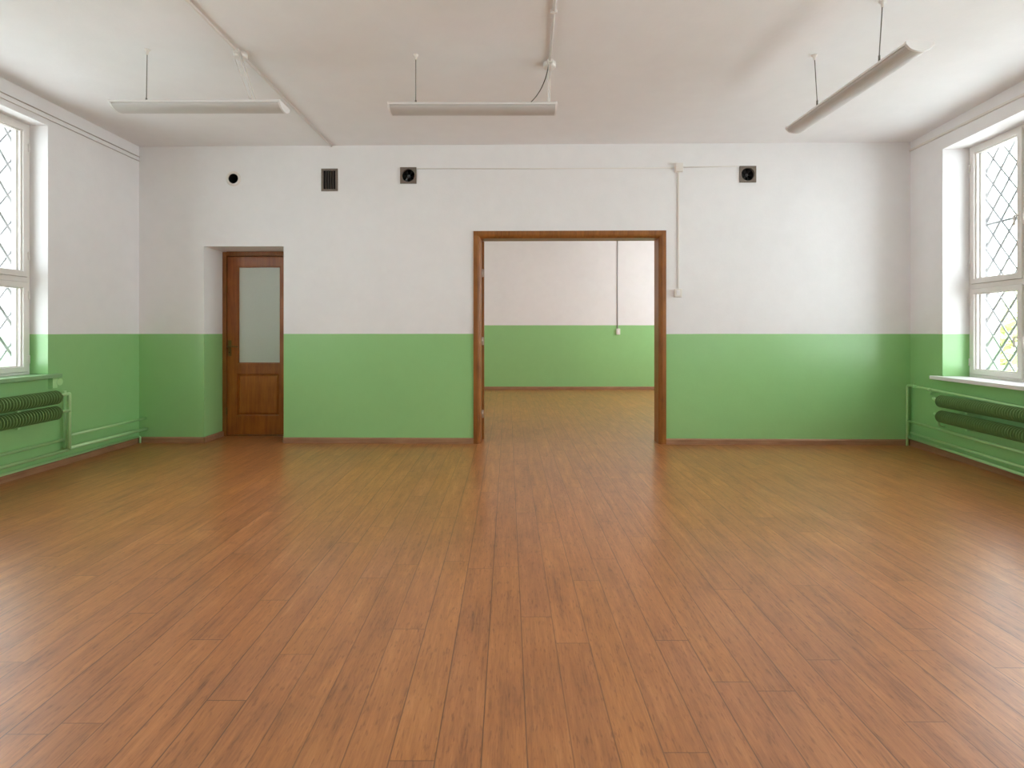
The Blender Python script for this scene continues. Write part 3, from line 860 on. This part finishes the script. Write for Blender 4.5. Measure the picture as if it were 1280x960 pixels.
# ------------------------------------------------------------------ outside
def tree(c, R, n, label, seed):
    rnd = random.Random(seed)
    t = thing('leafy_tree', Matrix.Translation((c[0], c[1], -.8)), label, 'tree')
    mb = MB()
    for i in range(n):
        d = Vector((rnd.gauss(0, 1), rnd.gauss(0, 1), rnd.gauss(0, 1))).normalized() * R * rnd.random() ** .5
        p = Vector((0, 0, c[2] + .8)) + Vector((d.x, d.y, d.z * 1.15))
        s = .05 + rnd.random() * .07
        a = Vector((rnd.gauss(0, 1), rnd.gauss(0, 1), rnd.gauss(0, 1))).normalized(); b_ = a.orthogonal().normalized()
        mb.add([p - a * s, p + b_ * s * .5, p + a * s, p - b_ * s * .5], [(0, 1, 2, 3)])
    mb.make('foliage', M['leaf'], t, weld=False)
    MB().tube([(0, 0, 0), (.05, 0, .8), (0, .05, c[2] + .8)], [.10, .08, .04], 10).make('trunk', M['bark'], t)
tree((8.6, 9.0, 1.1), 1.0, 2600, 'pale green leafy tree in the yard beyond the right window', 3)
tree((-9.6, 8.9, .9), .95, 1500, 'pale leafy tree in the yard beyond the left window', 5)

# ------------------------------------------------------------------ daylight
wd = bpy.data.worlds.new('overcast sky'); SC.world = wd; wd.use_nodes = True
nt = wd.node_tree; N = NT(nt)
for n in list(nt.nodes): nt.nodes.remove(n)
out = N.n('ShaderNodeOutputWorld'); bg = N.n('ShaderNodeBackground')
nt.links.new(bg.outputs[0], out.inputs[0])
d = N.n('ShaderNodeTexCoord').outputs['Generated']
x, y, z = N.sep(d)
side = N.math('MULTIPLY_ADD', x, .12, 1.0)                    # brighter sky on the right-hand side of the house
N.put(bg.inputs['Strength'], N.math('MULTIPLY', side, SKY))
N.put(bg.inputs['Color'], N.ramp(N.math('MULTIPLY_ADD', z, .5, .5), [(.30, (.99, 1.015, 1.05, 1)), (.5, (.985, 1.015, 1.065, 1)), (1, (.98, 1.015, 1.08, 1))]))
def portal(wall, x0, x1, z0, z1, y):
    L = bpy.data.lights.new('sky_portal', 'AREA'); L.shape = 'RECTANGLE'; L.size = x1 - x0; L.size_y = z1 - z0
    L.cycles.is_portal = True
    o = bpy.data.objects.new('sky_portal', L); COL.objects.link(o)
    m = wall.mtx((x0 + x1) / 2, y, (z0 + z1) / 2)
    o.matrix_world = m @ Matrix.Rotation(-PI / 2, 4, 'X')       # -Z of the lamp looks into the room
for a in ((LEFT, LW['x0'], LW['x1'], LW['z0'], LW['z1'], T_SIDE + .02), (RIGHT, RW['x0'], RW['x1'], RW['z0'], RW['z1'], T_SIDE + .02),
          (LEFT, *L2, T_SIDE + .02), (RIGHT, *R2, T_SIDE + .02), (FL, *FLW, .42), (FR, *FRW, .42)):
    portal(*a)
cy = SC.cycles
cy.max_bounces = 14; cy.diffuse_bounces = 9; cy.glossy_bounces = 4; cy.transparent_max_bounces = 16
cy.sample_clamp_indirect = 12; cy.caustics_reflective = False; cy.caustics_refractive = False
cy.use_denoising = True
